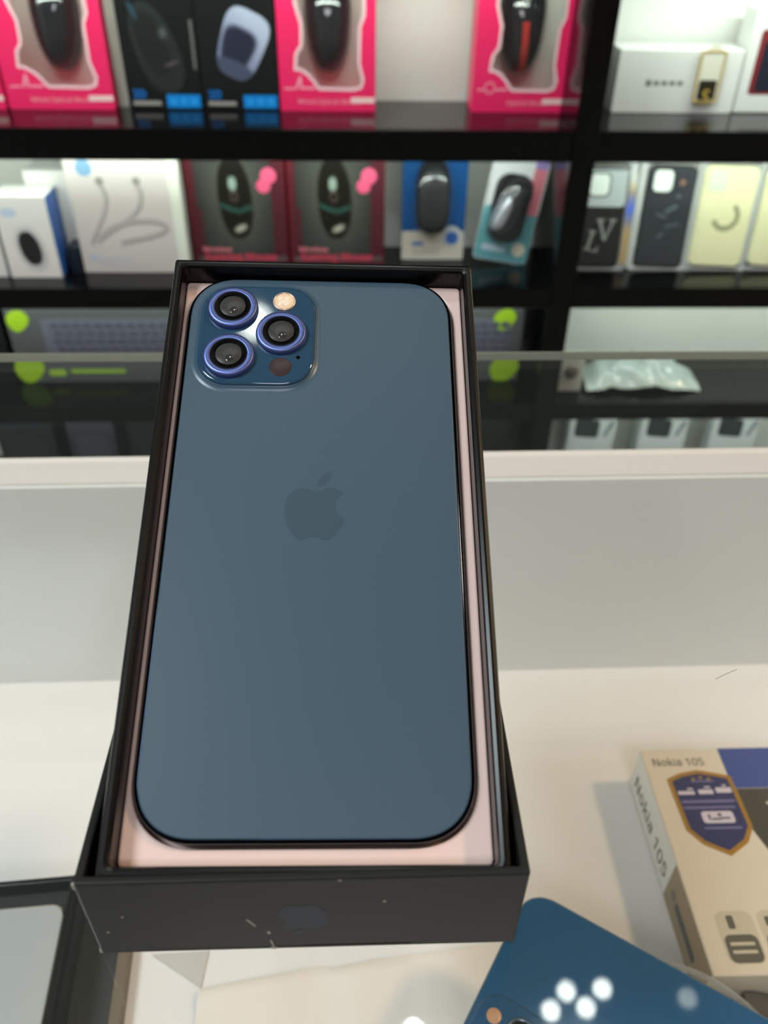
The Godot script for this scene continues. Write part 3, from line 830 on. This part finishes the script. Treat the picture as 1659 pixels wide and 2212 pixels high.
func top_shelf() -> void:
	var far_left := pink_box(-481, 112, false, "pink window box at the far left of the upper shelf, mostly cut off", "A")
	far_left.position.z += 0.002
	pink_box(-366, 112, false, "pink window box with a black mouse, left of the black boxes with blue labels", "A")
	var filler := thing("display_card", "narrow grey card standing between the pink box and the black boxes", "card", at(-246, A_TOP, -1004))
	part(filler, "card", box(12, 165, 30, 0.4), mat("card_grey", rgb(176, 176, 166), 0.5))
	dark_carton(-239, 79, false, "black mouse box with a dim dark mouse picture and blue label")
	dark_carton(-159, 81, true, "black mouse box with a lavender silver mouse picture and blue label")
	pink_box(-76.5, 102, false, "pink window box with a black mouse, right of the lavender mouse box", "A")
	pink_box(130, 103, true, "pink window box with a red striped black mouse beside the upright", "B")

	# right bay: long white carton with a gold clip tag, framed case at the edge
	var c := thing("accessory_carton", "long low white carton with grey lettering on the right upper shelf", "box", at(351, A_TOP, -998))
	part(c, "carton", box(134, 62, 40, 0.8), mat("carton_white", rgb(232, 232, 228), 0.35))
	for k in 5:
		part(c, "letter_print", slab(rrect(6.4, 4.6 if k else 6.4, 2.0, 3), 0, 0.15), mat("letter_mid", rgb(120, 122, 122), 0.4), Vector3(-31 + k * 8.6, 30, 20))
	var g := thing("gift_pack", "clear gold edged tag pack with a black square S emblem", "tag", at(383.5, A_TOP + 12, -975.5))
	part(g, "sleeve", holed(rrect(27, 50, 2, 3, 0, 25), rrect(23.5, 46.5, 1.5, 3, 0, 25), 0, 2, Vector2(0, 25)), mat("tag_gold", rgb(214, 180, 96), 0.3, 0.4))
	part(g, "face", slab(rrect(24, 47, 1.5, 3, 0, 25), 0, 1.4), mat("tag_cream", rgb(226, 224, 206), 0.35))
	part(g, "emblem_plate", slab(rrect(19, 19, 1.5, 3, 0, 12.5), 1.4, 2.2), mat("tag_black", rgb(44, 38, 24), 0.3))
	part(g, "lettering", words("S", 13, bold_font), mat("tag_gold", rgb(214, 180, 96), 0.3, 0.4), Vector3(0, 6, 2.3), Basis(), "letter S")
	part(g, "hanger", slab(PackedVector2Array([Vector2(-10, 50), Vector2(10, 50), Vector2(3, 56), Vector2(-3, 56)]), 0.2, 1.4), mat("tag_cream", rgb(226, 224, 206), 0.35))
	var f := thing("case_pack", "white framed case pack with navy and red picture beside the long white carton", "box", at(463, A_TOP, -998))
	part(f, "carton", box(84, 100, 34, 1.5), mat("carton_white", rgb(232, 232, 228), 0.35))
	part(f, "picture", slab(rrect(66, 62, 3, 3, 2, 50), 0, 0.2), mat("picture_red", rgb(128, 44, 48), 0.3), Vector3(0, 0, 17))
	part(f, "picture", slab(rrect(58, 48, 2, 3, 4, 46), 0.2, 0.4), mat("picture_navy", rgb(34, 38, 52), 0.3), Vector3(0, 0, 17))


# ================================================================ middle shelf
const B_TOP := -386.0


func red_carton(x: float, label: String) -> void:
	var w := 110.0
	var t := thing("mouse_carton", label, "box", at(x + w / 2, B_TOP, -981), Basis(), "dark red mouse boxes")
	part(t, "carton", box(w, 126, 42, 0.7), mat("carton_red", rgb(104, 28, 38), 0.35))
	var fn := func(px: float, py: float) -> Color:
		var c := rgb(84, 34, 44)
		var notch := 6.0 if py > 70 else 11.0
		if px > notch and px < w - 15 and py > 10:
			c = rgb(56, 57, 55)
			c = c.lerp(rgb(86, 86, 80), soft(egg(px, py, 52, 78, 32, 56, 3), 1.0, 0.9))
			c = c.lerp(rgb(26, 24, 18), soft(egg(px, py, 52, 80, 20, 45, 3), 1.0, 0.12))
			c = c.lerp(rgb(44, 82, 74), soft(absf(py - 66 + absf(px - 55) * -0.35), 3.0, 3.0) * soft(egg(px, py, 52, 80, 19, 44, 3), 1.0, 0.05))
			c = c.lerp(rgb(178, 176, 160), soft(egg(px, py, 56, 47, 8, 4, 24), 1.0, 0.7))
			c = c.lerp(rgb(112, 92, 84), soft(absf(egg(px, py, 51, 83, 5, 6, 0) - 0.8), 0.12, 0.2))
			c = c.lerp(rgb(150, 168, 158), soft(egg(px, py, 50, 97, 5, 8, 0), 1.0, 0.5))
		if py < 14 and py > 8:
			c = rgb(96, 80, 82)
		return c
	part(t, "front_print", slab(rrect(w - 6, 125, 0.5, 1, 1, 62.8), 0, 0.15), printed("red_print", w, 125, 2.0, fn), Vector3(0, 0, 21), Basis(), "printed picture of a mouse")
	var red := mat("letter_red", rgb(226, 60, 88), 0.4)
	part(t, "lettering", words("Wireless", 6.0, bold_font), mat("letter_rose", rgb(232, 126, 140), 0.4), Vector3(-w / 2 + 27, 22.5, 21.2))
	part(t, "lettering", words("Gaming Mouse", 8.4, bold_font), red, Vector3(-1, 13.5, 21.2))
	part(t, "emblem_print", slab(disc(8, 24), 0, 0.2), mat("emblem_pink", rgb(238, 96, 136), 0.4), Vector3(w / 2 - 24, 95, 21.1), Basis(), "pink round emblem")
	part(t, "emblem_print", slab(disc(9, 24), 0, 0.25), mat("emblem_pink", rgb(238, 96, 136), 0.4), Vector3(w / 2 - 18, 106, 21.1))


func case_pack(x: float, lean: float, w: float, h: float, m: Material, label: String, pack_w: float, holes: Material) -> Node3D:
	var t := thing("phone_case", label, "phone case", at(x, B_TOP + 1, -950), Basis.from_euler(Vector3(deg_to_rad(-12), 0, deg_to_rad(lean))), "clear packed phone cases on the middle shelf")
	part(t, "case_shell", loft(rrect(w, h, 8, 6, 0, h / 2 + 5), [Vector2(1.5, -8), Vector2(0, -6.5), Vector2(0, -1.2), Vector2(0.5, -0.3), Vector2(1.6, 0)], true), m)
	var hole := part(t, "camera_opening", slab(rrect(23, 24, 6, 5), 0, 0.6, 0.2, true), holes, Vector3(-w / 2 + 17, h - 12, 0))
	part(hole, "opening_rim", holed(rrect(25.5, 26.5, 7, 5), rrect(22.6, 23.6, 6, 5), 0, 1.2), m)
	# blister: clear front with bright folded edges
	var clear := pane("blister", Color(0.95, 0.97, 1.0), 0.012, 0.05)
	part(t, "blister", loft(rrect(pack_w, h + 14, 6, 4, 2, h / 2 + 7), [Vector2(0, -10), Vector2(0, 1), Vector2(2.5, 3.5)], true), clear)
	part(t, "blister_edge", holed(rrect(pack_w + 4, h + 17, 6, 4, 2, h / 2 + 7), rrect(w + 3, h + 8, 5, 4, 0, h / 2 + 7), -7, -3.5, Vector2(1, h / 2 + 7), 0.8), mat("blister_edge", rgb(196, 198, 196), 0.12), Vector3.ZERO, Basis(), "clear pack edge")
	return t


func middle_shelf() -> void:
	# ---- white and blue mouse carton at the left, box of the same kind behind it
	for k in 2:
		var labels := ["white mouse box with blue side and a small black mouse picture on the middle shelf", "blue sided box standing behind the white mouse box"]
		var t := thing("mouse_carton", labels[k], "box", at(-364 + k * 24 + 0.0, B_TOP, -951 - k * 44), Basis(), "white and blue mouse boxes")
		var w := 58.0
		var h := 92.0 + k * 14
		part(t, "carton", box(w, h, 42, 0.7), mat("carton_bright", rgb(232, 230, 226), 0.4))
		part(t, "side_panel", slab(rrect(41, h - 2, 0.4, 1, 0, h / 2), 0, 0.3), mat("side_blue", rgb(40, 92, 172), 0.35), Vector3(w / 2, 0, 0), Basis.from_euler(Vector3(0, PI / 2, 0)), "blue side")
		if k == 0:
			var fn := func(px: float, py: float) -> Color:
				var c := rgb(234, 230, 226)
				c = c.lerp(rgb(196, 194, 196), soft(egg(px, py, 30, 33, 15, 24, 9), 1.0, 0.4))
				c = c.lerp(rgb(36, 37, 38), soft(egg(px, py, 29, 34, 11, 19, 9), 1.0, 0.15))
				c = c.lerp(rgb(196, 208, 226), soft(egg(px, py, 14, 74, 9, 5, 0), 1.0, 0.4))
				return c
			part(t, "front_print", slab(rrect(w - 1, h - 1, 0.4, 1, 0, h / 2), 0, 0.15), printed("white_print", w - 1, h - 1, 3.0, fn), Vector3(0, 0, 21), Basis(), "printed picture of a black mouse")
	var edge := thing("mouse_carton", "white box cut by the left frame edge on the middle shelf", "box", at(-428, B_TOP, -953))
	part(edge, "carton", box(62, 88, 42, 0.7), mat("carton_bright", rgb(232, 230, 226), 0.4))
	part(edge, "side_panel", slab(rrect(41, 86, 0.4, 1, 0, 44), 0, 0.3), mat("side_grey", rgb(150, 152, 154), 0.4), Vector3(31, 0, 0), Basis.from_euler(Vector3(0, PI / 2, 0)))
	var dk := thing("small_carton", "small navy box between the white mouse box and the earphone box", "box", at(-322, B_TOP, -958))
	part(dk, "carton", box(13, 30, 30, 0.6), mat("carton_navy", rgb(24, 30, 44), 0.35))

	# ---- earphone carton
	var e := thing("earphone_carton", "white carton printed with grey neckband earphones", "box", at(-251.5, B_TOP, -966))
	part(e, "carton", box(123, 128, 42, 0.8), mat("carton_pale", rgb(208, 198, 195), 0.4))
	var path := PackedVector2Array([Vector2(36, 102), Vector2(40, 88), Vector2(38, 76), Vector2(30, 60), Vector2(20, 44), Vector2(16, 36), Vector2(18, 34)])
	var path2 := PackedVector2Array([Vector2(76, 102), Vector2(79, 90), Vector2(76, 78), Vector2(66, 66), Vector2(48, 54), Vector2(32, 44), Vector2(20, 35)])
	var loop := PackedVector2Array([Vector2(24, 40), Vector2(40, 52), Vector2(62, 59), Vector2(86, 60), Vector2(100, 56), Vector2(98, 48), Vector2(80, 42), Vector2(60, 38), Vector2(46, 35)])
	var shadow := mat("print_cord", rgb(176, 168, 166), 0.45)
	for q in [[path, 2.6], [path2, 2.8], [loop, 3.4]]:
		var pts := PackedVector3Array()
		var src: PackedVector2Array = q[0]
		for i in src.size() - 1:
			for s in 5:
				var v: Vector2 = src[i].cubic_interpolate(src[i + 1], src[maxi(i - 1, 0)], src[mini(i + 2, src.size() - 1)], s / 5.0)
				pts.append(Vector3(v.x - 61.5, v.y, 0))
		var flat := Basis(Vector3(1, 0, 0), Vector3(0, 1, 0), Vector3(0, 0, 0.06))
		part(e, "cord_print", tube(pts, q[1], 8), shadow, Vector3(0, 0, 21.05), flat, "printed grey neckband")
	for c in [Vector2(36, 104), Vector2(76, 104)]:
		part(e, "earbud_print", slab(disc(4.6, 20), 0, 0.25), mat("print_bud", rgb(142, 140, 130), 0.45), Vector3(c.x - 61.5, c.y, 21))
	part(e, "emblem_print", slab(disc(9, 24), 0, 0.2), mat("print_steel", rgb(120, 156, 186), 0.4), Vector3(-40, 126 - 8, 21))
	part(e, "line_print", slab(rrect(40, 5, 1.5, 3), 0, 0.15), mat("print_haze", rgb(196, 192, 196), 0.45), Vector3(-24, 16, 21))
	part(e, "line_print", slab(rrect(60, 3, 1.2, 3), 0, 0.15), mat("print_haze", rgb(196, 192, 196), 0.45), Vector3(-14, 9, 21))
	part(e, "line_print", slab(disc(4, 18), 0, 0.15), mat("print_sky", rgb(180, 192, 214), 0.45), Vector3(-48, 18, 21))
	part(e, "edge_panel", slab(rrect(12, 126, 0.5, 1), 0, 0.2), mat("edge_light", rgb(226, 228, 214), 0.4), Vector3(55, 64, 21))

	red_carton(-186, "dark red mouse box right beside the white earphone carton")
	red_carton(-73.5, "dark red mouse box standing away from the earphone carton")

	# ---- blue blister card
	var b := thing("blister_card", "blue and cream blister card with a black mouse under a clear bubble", "pack", at(96, B_TOP, -985), Basis.from_euler(Vector3(deg_to_rad(-3), 0, 0)), "mouse blister packs")
	part(b, "card", slab(rrect(76, 126, 3, 3, 0, 63), -1.2, 0, 0.2), mat("card_blue", rgb(20, 84, 150), 0.3))
	part(b, "card_foot", slab(rrect(75, 34, 2, 3, 0, 18), 0, 0.3), mat("card_cream", rgb(224, 216, 202), 0.4), Vector3.ZERO, Basis(), "cream foot of the card")
	part(b, "emblem_print", slab(disc(12.5, 28), 0.3, 0.5), mat("card_pale", rgb(206, 208, 214), 0.4), Vector3(22, 29, 0))
	part(b, "emblem_print", slab(disc(7.6, 28), 0.5, 0.7), mat("emblem_blue", rgb(64, 112, 196), 0.4), Vector3(23, 27, 0), Basis(), "blue round emblem")
	part(b, "line_print", slab(rrect(14, 4, 1, 2), 0.3, 0.4), mat("emblem_blue", rgb(64, 112, 196), 0.4), Vector3(-18, 20, 0))
	for k in 2:
		part(b, "line_print", slab(rrect(34, 1.4, 0.5, 2), 0.3, 0.4), mat("line_dim", rgb(160, 156, 150), 0.4), Vector3(-8, 13 - k * 5, 0))
	var m := part(b, "mouse", mouse_shell(46, 84, 24), mat("mouse_matt", rgb(30, 31, 33), 0.28), Vector3(-2, 76, 0.4))
	part(m, "scroll_wheel", slab(disc(5, 18), -2.5, 2.5, 0.6, true), mat("wheel_grey", rgb(70, 72, 76), 0.4), Vector3(0, 24, 19), Basis.from_euler(Vector3(0, PI / 2, 0)))
	part(b, "bubble", mouse_shell(52, 92, 30, 0.02), pane("blister", Color(0.95, 0.97, 1.0), 0.012, 0.05), Vector3(-2, 76, 0.3), Basis(), "clear bubble")
	# ---- teal blister card, slightly askew
	var tl := thing("blister_card", "teal, white and pink blister card tilted with a silver black mouse", "pack", at(176, B_TOP + 3.5, -972), Basis.from_euler(Vector3(deg_to_rad(-5), 0, deg_to_rad(-9))), "mouse blister packs")
	part(tl, "card", slab(rrect(66, 122, 6, 4, 0, 61), -1.2, 0, 0.2), mat("card_white", rgb(226, 226, 230), 0.3))
	part(tl, "card_foot", slab(rrect(65, 62, 6, 4, 0, 32), 0, 0.2), mat("card_teal", rgb(106, 168, 178), 0.35), Vector3.ZERO, Basis(), "teal lower half of the card")
	part(tl, "strip_print", slab(rrect(15, 52, 1.5, 3, 24, 84), 0.0, 0.25), mat("card_pink", rgb(222, 130, 146), 0.35), Vector3.ZERO, Basis(), "pink strip")
	part(tl, "strip_print", slab(rrect(15, 10, 1.5, 3, 24, 115), 0.1, 0.3), mat("card_violet", rgb(160, 140, 206), 0.35))
	part(tl, "sticker", slab(disc(8, 28), 0.2, 0.5), mat("sticker_cream", rgb(240, 230, 212), 0.4), Vector3(20, 17, 0), Basis(), "round cream sticker")
	part(tl, "line_print", slab(rrect(30, 7, 3, 3), 0.2, 0.4), mat("line_sky", rgb(198, 216, 232), 0.4), Vector3(-10, 15, 0))
	part(tl, "mouse_bed", slab(rrect(44, 78, 16, 6, -2, 62), 0.2, 0.6), mat("bed_dark", rgb(24, 24, 28), 0.3))
	var m2 := part(tl, "mouse", mouse_shell(38, 74, 22), mat("mouse_matt", rgb(30, 31, 33), 0.28), Vector3(-2, 62, 0.6), Basis.from_euler(Vector3(0, 0, deg_to_rad(-18))))
	part(m2, "side_shell", mouse_shell(20, 50, 20), mat("mouse_silver", rgb(176, 176, 186), 0.2, 0.5), Vector3(-8, -4, 4.4), Basis(), "silver flank")
	part(tl, "bubble", mouse_shell(52, 88, 29, 0.02), pane("blister", Color(0.95, 0.97, 1.0), 0.012, 0.05), Vector3(-2, 62, 0.3), Basis(), "clear bubble")

	# ---- packed phone cases in the right bay
	var pale := mat("hole_white", rgb(226, 232, 226), 0.3)
	var c1 := case_pack(290, -1.0, 50, 108, mat("case_black", rgb(24, 18, 15), 0.2), "dark brown phone case with a silver letter emblem next to the upright", 64, pale)
	part(c1, "top_panel", slab(rrect(48, 40, 5, 4, 0, 92), 0.05, 0.4), mat("case_silver", rgb(196, 206, 206), 0.15, 0.3), Vector3.ZERO, Basis(), "pale silver upper part")
	part(c1, "lettering", words("V", 24, serif_font), mat("emblem_silver", rgb(170, 176, 174), 0.25, 0.4), Vector3(5, 46, 0.5), Basis(), "letters L and V")
	part(c1, "lettering", words("L", 22, serif_font), mat("emblem_silver", rgb(170, 176, 174), 0.25, 0.4), Vector3(-8, 33, 0.6), Basis.from_euler(Vector3(0, 0, -0.2)))
	part(c1, "hologram_strip", slab(rrect(9, 100, 2, 3, 31, 58), 0.05, 0.4), printed("hologram", 9, 100, 1.0, func(_px: float, py: float) -> Color: return rgb(176, 150, 108).lerp(rgb(84, 108, 206), soft(absf(py - 62), 13.0, 20.0)).lerp(rgb(196, 196, 190), soft(-py, -86.0, 14.0))), Vector3.ZERO, Basis(), "rainbow foil strip")
	var c2 := case_pack(364, -2.2, 56, 112, mat("case_charcoal", rgb(38, 43, 48), 0.25), "charcoal marbled phone case in a clear pack", 76, pale)
	for s in [[4, 70, 16, 5, 30], [-6, 62, 14, 3, -20], [8, 52, 18, 2.6, 15], [-4, 40, 10, 3, 40], [10, 84, 6, 4, 0]]:
		part(c2, "marbling", slab(rrect(s[2], s[3], s[3] * 0.45, 3), 0, 0.12), mat("case_vein", rgb(74, 84, 90), 0.3), Vector3(s[0], s[1], 0.02), Basis.from_euler(Vector3(0, 0, deg_to_rad(s[4]))))
	part(c2, "case_button", slab(disc(3.6, 16), 0, 0.4), mat("case_copper", rgb(150, 108, 96), 0.3, 0.4), Vector3(12, 99, 0))
	var cream := mat("case_cream", rgb(226, 222, 178), 0.35)
	var c3 := case_pack(432, -2.4, 64, 112, cream, "cream phone case with a darker part ring", 74, mat("hole_cream", rgb(206, 214, 190), 0.3))
	var arc := PackedVector2Array()
	for i in 25:
		arc.append(Vector2.from_angle(deg_to_rad(200 + i * 9.0)) * 17.0)
	for i in 25:
		arc.append(Vector2.from_angle(deg_to_rad(200 + (24 - i) * 9.0)) * 11.0)
	part(c3, "ring_mark", slab(arc, 0, 0.15), mat("case_ring", rgb(150, 148, 112), 0.4), Vector3(2, 62, 0.02), Basis(), "darker part ring")
	case_pack(505, -2.6, 64, 112, cream, "cream phone case cut by the right frame edge", 74, mat("hole_cream", rgb(206, 214, 190), 0.3))


# ================================================================ lower shelves
const C_TOP := -540.0


func lower_shelves() -> void:
	var lime := mat("lime", rgb(152, 186, 34), 0.4)
	var spans := [[-429.0, 313.0], [-108.0, 322.0]]
	for k in 2:
		var x: float = spans[k][0]
		var w: float = spans[k][1]
		var labels := ["long grey keyboard carton with lime corner emblems at the left of the third shelf", "long grey keyboard carton with lime corner emblems, mostly hidden behind the phone box"]
		var t := thing("keyboard_carton", labels[k], "box", at(x + w / 2, C_TOP, -985), Basis(), "grey keyboard cartons")
		part(t, "carton", box(w, 100, 48, 0.8), mat("carton_slate", rgb(80, 81, 84), 0.4))
		var st := start()
		for row in 5:
			for col in 19:
				loft_into(st, rrect(11.2, 8.6, 1.6, 2, -w / 2 + 58 + col * 13.4 + (row % 2) * 3.0, 38 + row * 10.4), [Vector2(0, 0), Vector2(0.6, 0.8)])
		var kb := part(t, "keyboard_print", slab(rrect(w - 56, 58, 3, 3, 14, 59), 0, 0.2), mat("kb_bed", rgb(98, 98, 112), 0.4), Vector3(0, 0, 24), Basis(), "picture of a keyboard")
		var keys := part(kb, "keys", finish(st), mat("kb_key", rgb(78, 78, 92), 0.4), Vector3(0, 0, 0.2))
		keys.set_meta("kind", "stuff")
		var spots := [[-w / 2 + 15, 85.0, 14.0], [-w / 2 + 14, 18.0, 19.0], [w / 2 - 24, 86.0, 14.0], [w / 2 - 18, 16.0, 19.0]]
		for s in spots:
			part(t, "emblem_print", slab(curve(PackedVector2Array([Vector2(-1, 0.2), Vector2(-0.5, 0.9), Vector2(0.5, 1), Vector2(1, 0.3), Vector2(0.6, -0.5), Vector2(-0.2, -1), Vector2(-0.8, -0.6)]).duplicate(), 4), 0, 0.012), lime, Vector3(s[0], s[1], 24.1), Basis().scaled(Vector3(s[2], s[2], 20)), "lime green emblem")
		part(t, "line_print", slab(rrect(22, 9, 3, 3), 0, 0.3), mat("lime_dim", rgb(150, 182, 60), 0.4), Vector3(-w / 2 + 48, 14, 24))
		part(t, "line_print", slab(rrect(70, 5, 2, 3), 0, 0.3), mat("lime_dim", rgb(150, 182, 60), 0.4), Vector3(-w / 2 + 100, 16, 24))

	var end := thing("dark_carton", "black carton at the left end of the third shelf beside the keyboard carton", "box", at(-476, C_TOP, -985))
	part(end, "carton", box(80, 118, 48, 0.8), mat("fourth2", rgb(14, 16, 20), 0.35))
	part(end, "front_print", slab(rrect(56, 60, 3, 3, 0, 60), 0, 0.2), mat("fourth_face2", rgb(20, 22, 28), 0.3), Vector3(0, 0, 24))

	# right bay: small gadget, crumpled clear bag
	var g := thing("adapter_pack", "small pale adapter with a grey round lens on the third shelf beside the upright", "adapter", at(276, C_TOP, -940))
	part(g, "body", box(32, 50, 22, 3), mat("adapter_white", rgb(180, 184, 176), 0.35))
	part(g, "lens", turned([Vector2(9, 0), Vector2(9, 2), Vector2(7, 3), Vector2(0, 3)], 24), mat("adapter_grey", rgb(92, 86, 80), 0.3), Vector3(0, 30, 11))
	var bag := thing("plastic_bag", "crumpled pale plastic bag of goods lying on the third shelf", "bag", at(374, C_TOP, -960))
	var n := FastNoiseLite.new()
	n.seed = 11
	n.frequency = 0.03
	var st2 := start()
	st2.set_smooth_group(1)
	var rows := []
	for j in 15:
		var row := []
		for i in 28:
			var u := i / 27.0
			var v := j / 14.0
			var hump := pow(sin(PI * clampf(u, 0.02, 0.98)), 0.45) * pow(sin(PI * clampf(v, 0.02, 0.98)), 0.5)
			row.append(Vector3((u - 0.5) * 150, hump * (1.0 - 0.35 * u) * (38 + 22 * n.get_noise_2d(u * 150, v * 70)) + 0.4, (v - 0.5) * 66 + 6 * n.get_noise_2d(u * 120 + 80, v * 50)))
		rows.append(row)
	for j in 14:
		for i in 27:
			tri(st2, rows[j][i], rows[j + 1][i + 1], rows[j][i + 1])
			tri(st2, rows[j][i], rows[j + 1][i], rows[j + 1][i + 1])
	part(bag, "film", finish(st2), mat("bag_film", rgb(168, 180, 174), 0.16))
	part(bag, "content", box(90, 18, 34, 3), mat("carton_white", rgb(232, 232, 228), 0.35), Vector3(-6, 0.2, 0))

	# fourth shelf, seen through the glass and the open back of the counter
	var darks := [[-470.0, 74.0, 112.0], [-384.0, 60.0, 120.0], [-314.0, 44.0, 128.0]]
	var say := ["black carton at the left end of the fourth shelf", "dark slate carton in the middle of the fourth shelf's left bay", "black carton beside the white and blue one on the fourth shelf"]
	for k in 3:
		var t := thing("dark_carton", say[k], "box", at(darks[k][0] + 37, -700, -960), Basis(), "dark cartons on the fourth shelf")
		part(t, "carton", box(darks[k][1], darks[k][2], 60, 0.8), mat("fourth%d" % k, [rgb(20, 22, 28), rgb(42, 42, 52), rgb(14, 16, 20)][k], 0.35))
		part(t, "front_print", slab(rrect(darks[k][1] * 0.7, darks[k][2] * 0.6, 3, 3, 0, darks[k][2] * 0.5), 0, 0.2), mat("fourth_face%d" % k, [rgb(28, 30, 38), rgb(56, 54, 64), rgb(20, 22, 28)][k], 0.3), Vector3(0, 0, 30))
	var wb := thing("dark_carton", "white carton with a navy corner on the fourth shelf behind the phone box", "box", at(-236, -700, -962))
	part(wb, "carton", box(76, 132, 54, 0.8), mat("carton_pale", rgb(208, 198, 195), 0.4))
	part(wb, "corner_print", slab(PackedVector2Array([Vector2(-6, 131), Vector2(37, 131), Vector2(37, 40), Vector2(8, 70)]), 0, 0.2), mat("corner_navy", rgb(36, 58, 108), 0.35), Vector3(0, 0, 27))
	var mids := thing("dark_carton", "wide black carton on the fourth shelf hidden mostly by the phone box", "box", at(60, -700, -962))
	part(mids, "carton", box(300, 124, 54, 0.8), mat("fourth2", rgb(14, 16, 20), 0.35))
	part(mids, "front_print", slab(rrect(200, 70, 3, 3, 0, 60), 0, 0.2), mat("fourth_face2", rgb(20, 22, 28), 0.3), Vector3(0, 0, 27))
	var xs := [326.0, 428.0, 530.0]
	var tell := ["grey handset pack with a dark window, first from the upright on the fourth shelf", "grey handset pack with a dark window, in the middle of the fourth shelf's right bay", "grey handset pack at the right frame edge of the fourth shelf"]
	for k in 3:
		var t := thing("handset_pack", tell[k], "pack", at(xs[k], -700, -966), Basis.from_euler(Vector3(deg_to_rad(-14), 0, deg_to_rad(-5))), "grey handset packs on the fourth shelf")
		part(t, "pack_body", box(68, 128, 26, 4), mat("pack_grey", rgb(176, 180, 180), 0.25))
		part(t, "pack_window", slab(rrect(34, 26, 5, 4), 0, 0.5), mat("pack_dark", rgb(44, 48, 52), 0.2), Vector3(-8, 76, 13))
		part(t, "pack_mark", slab(PackedVector2Array([Vector2(0, 0), Vector2(8, 22), Vector2(14, 22), Vector2(4, 0)]), 0, 0.5), mat("pack_mid", rgb(96, 102, 106), 0.25), Vector3(16, 66, 13))
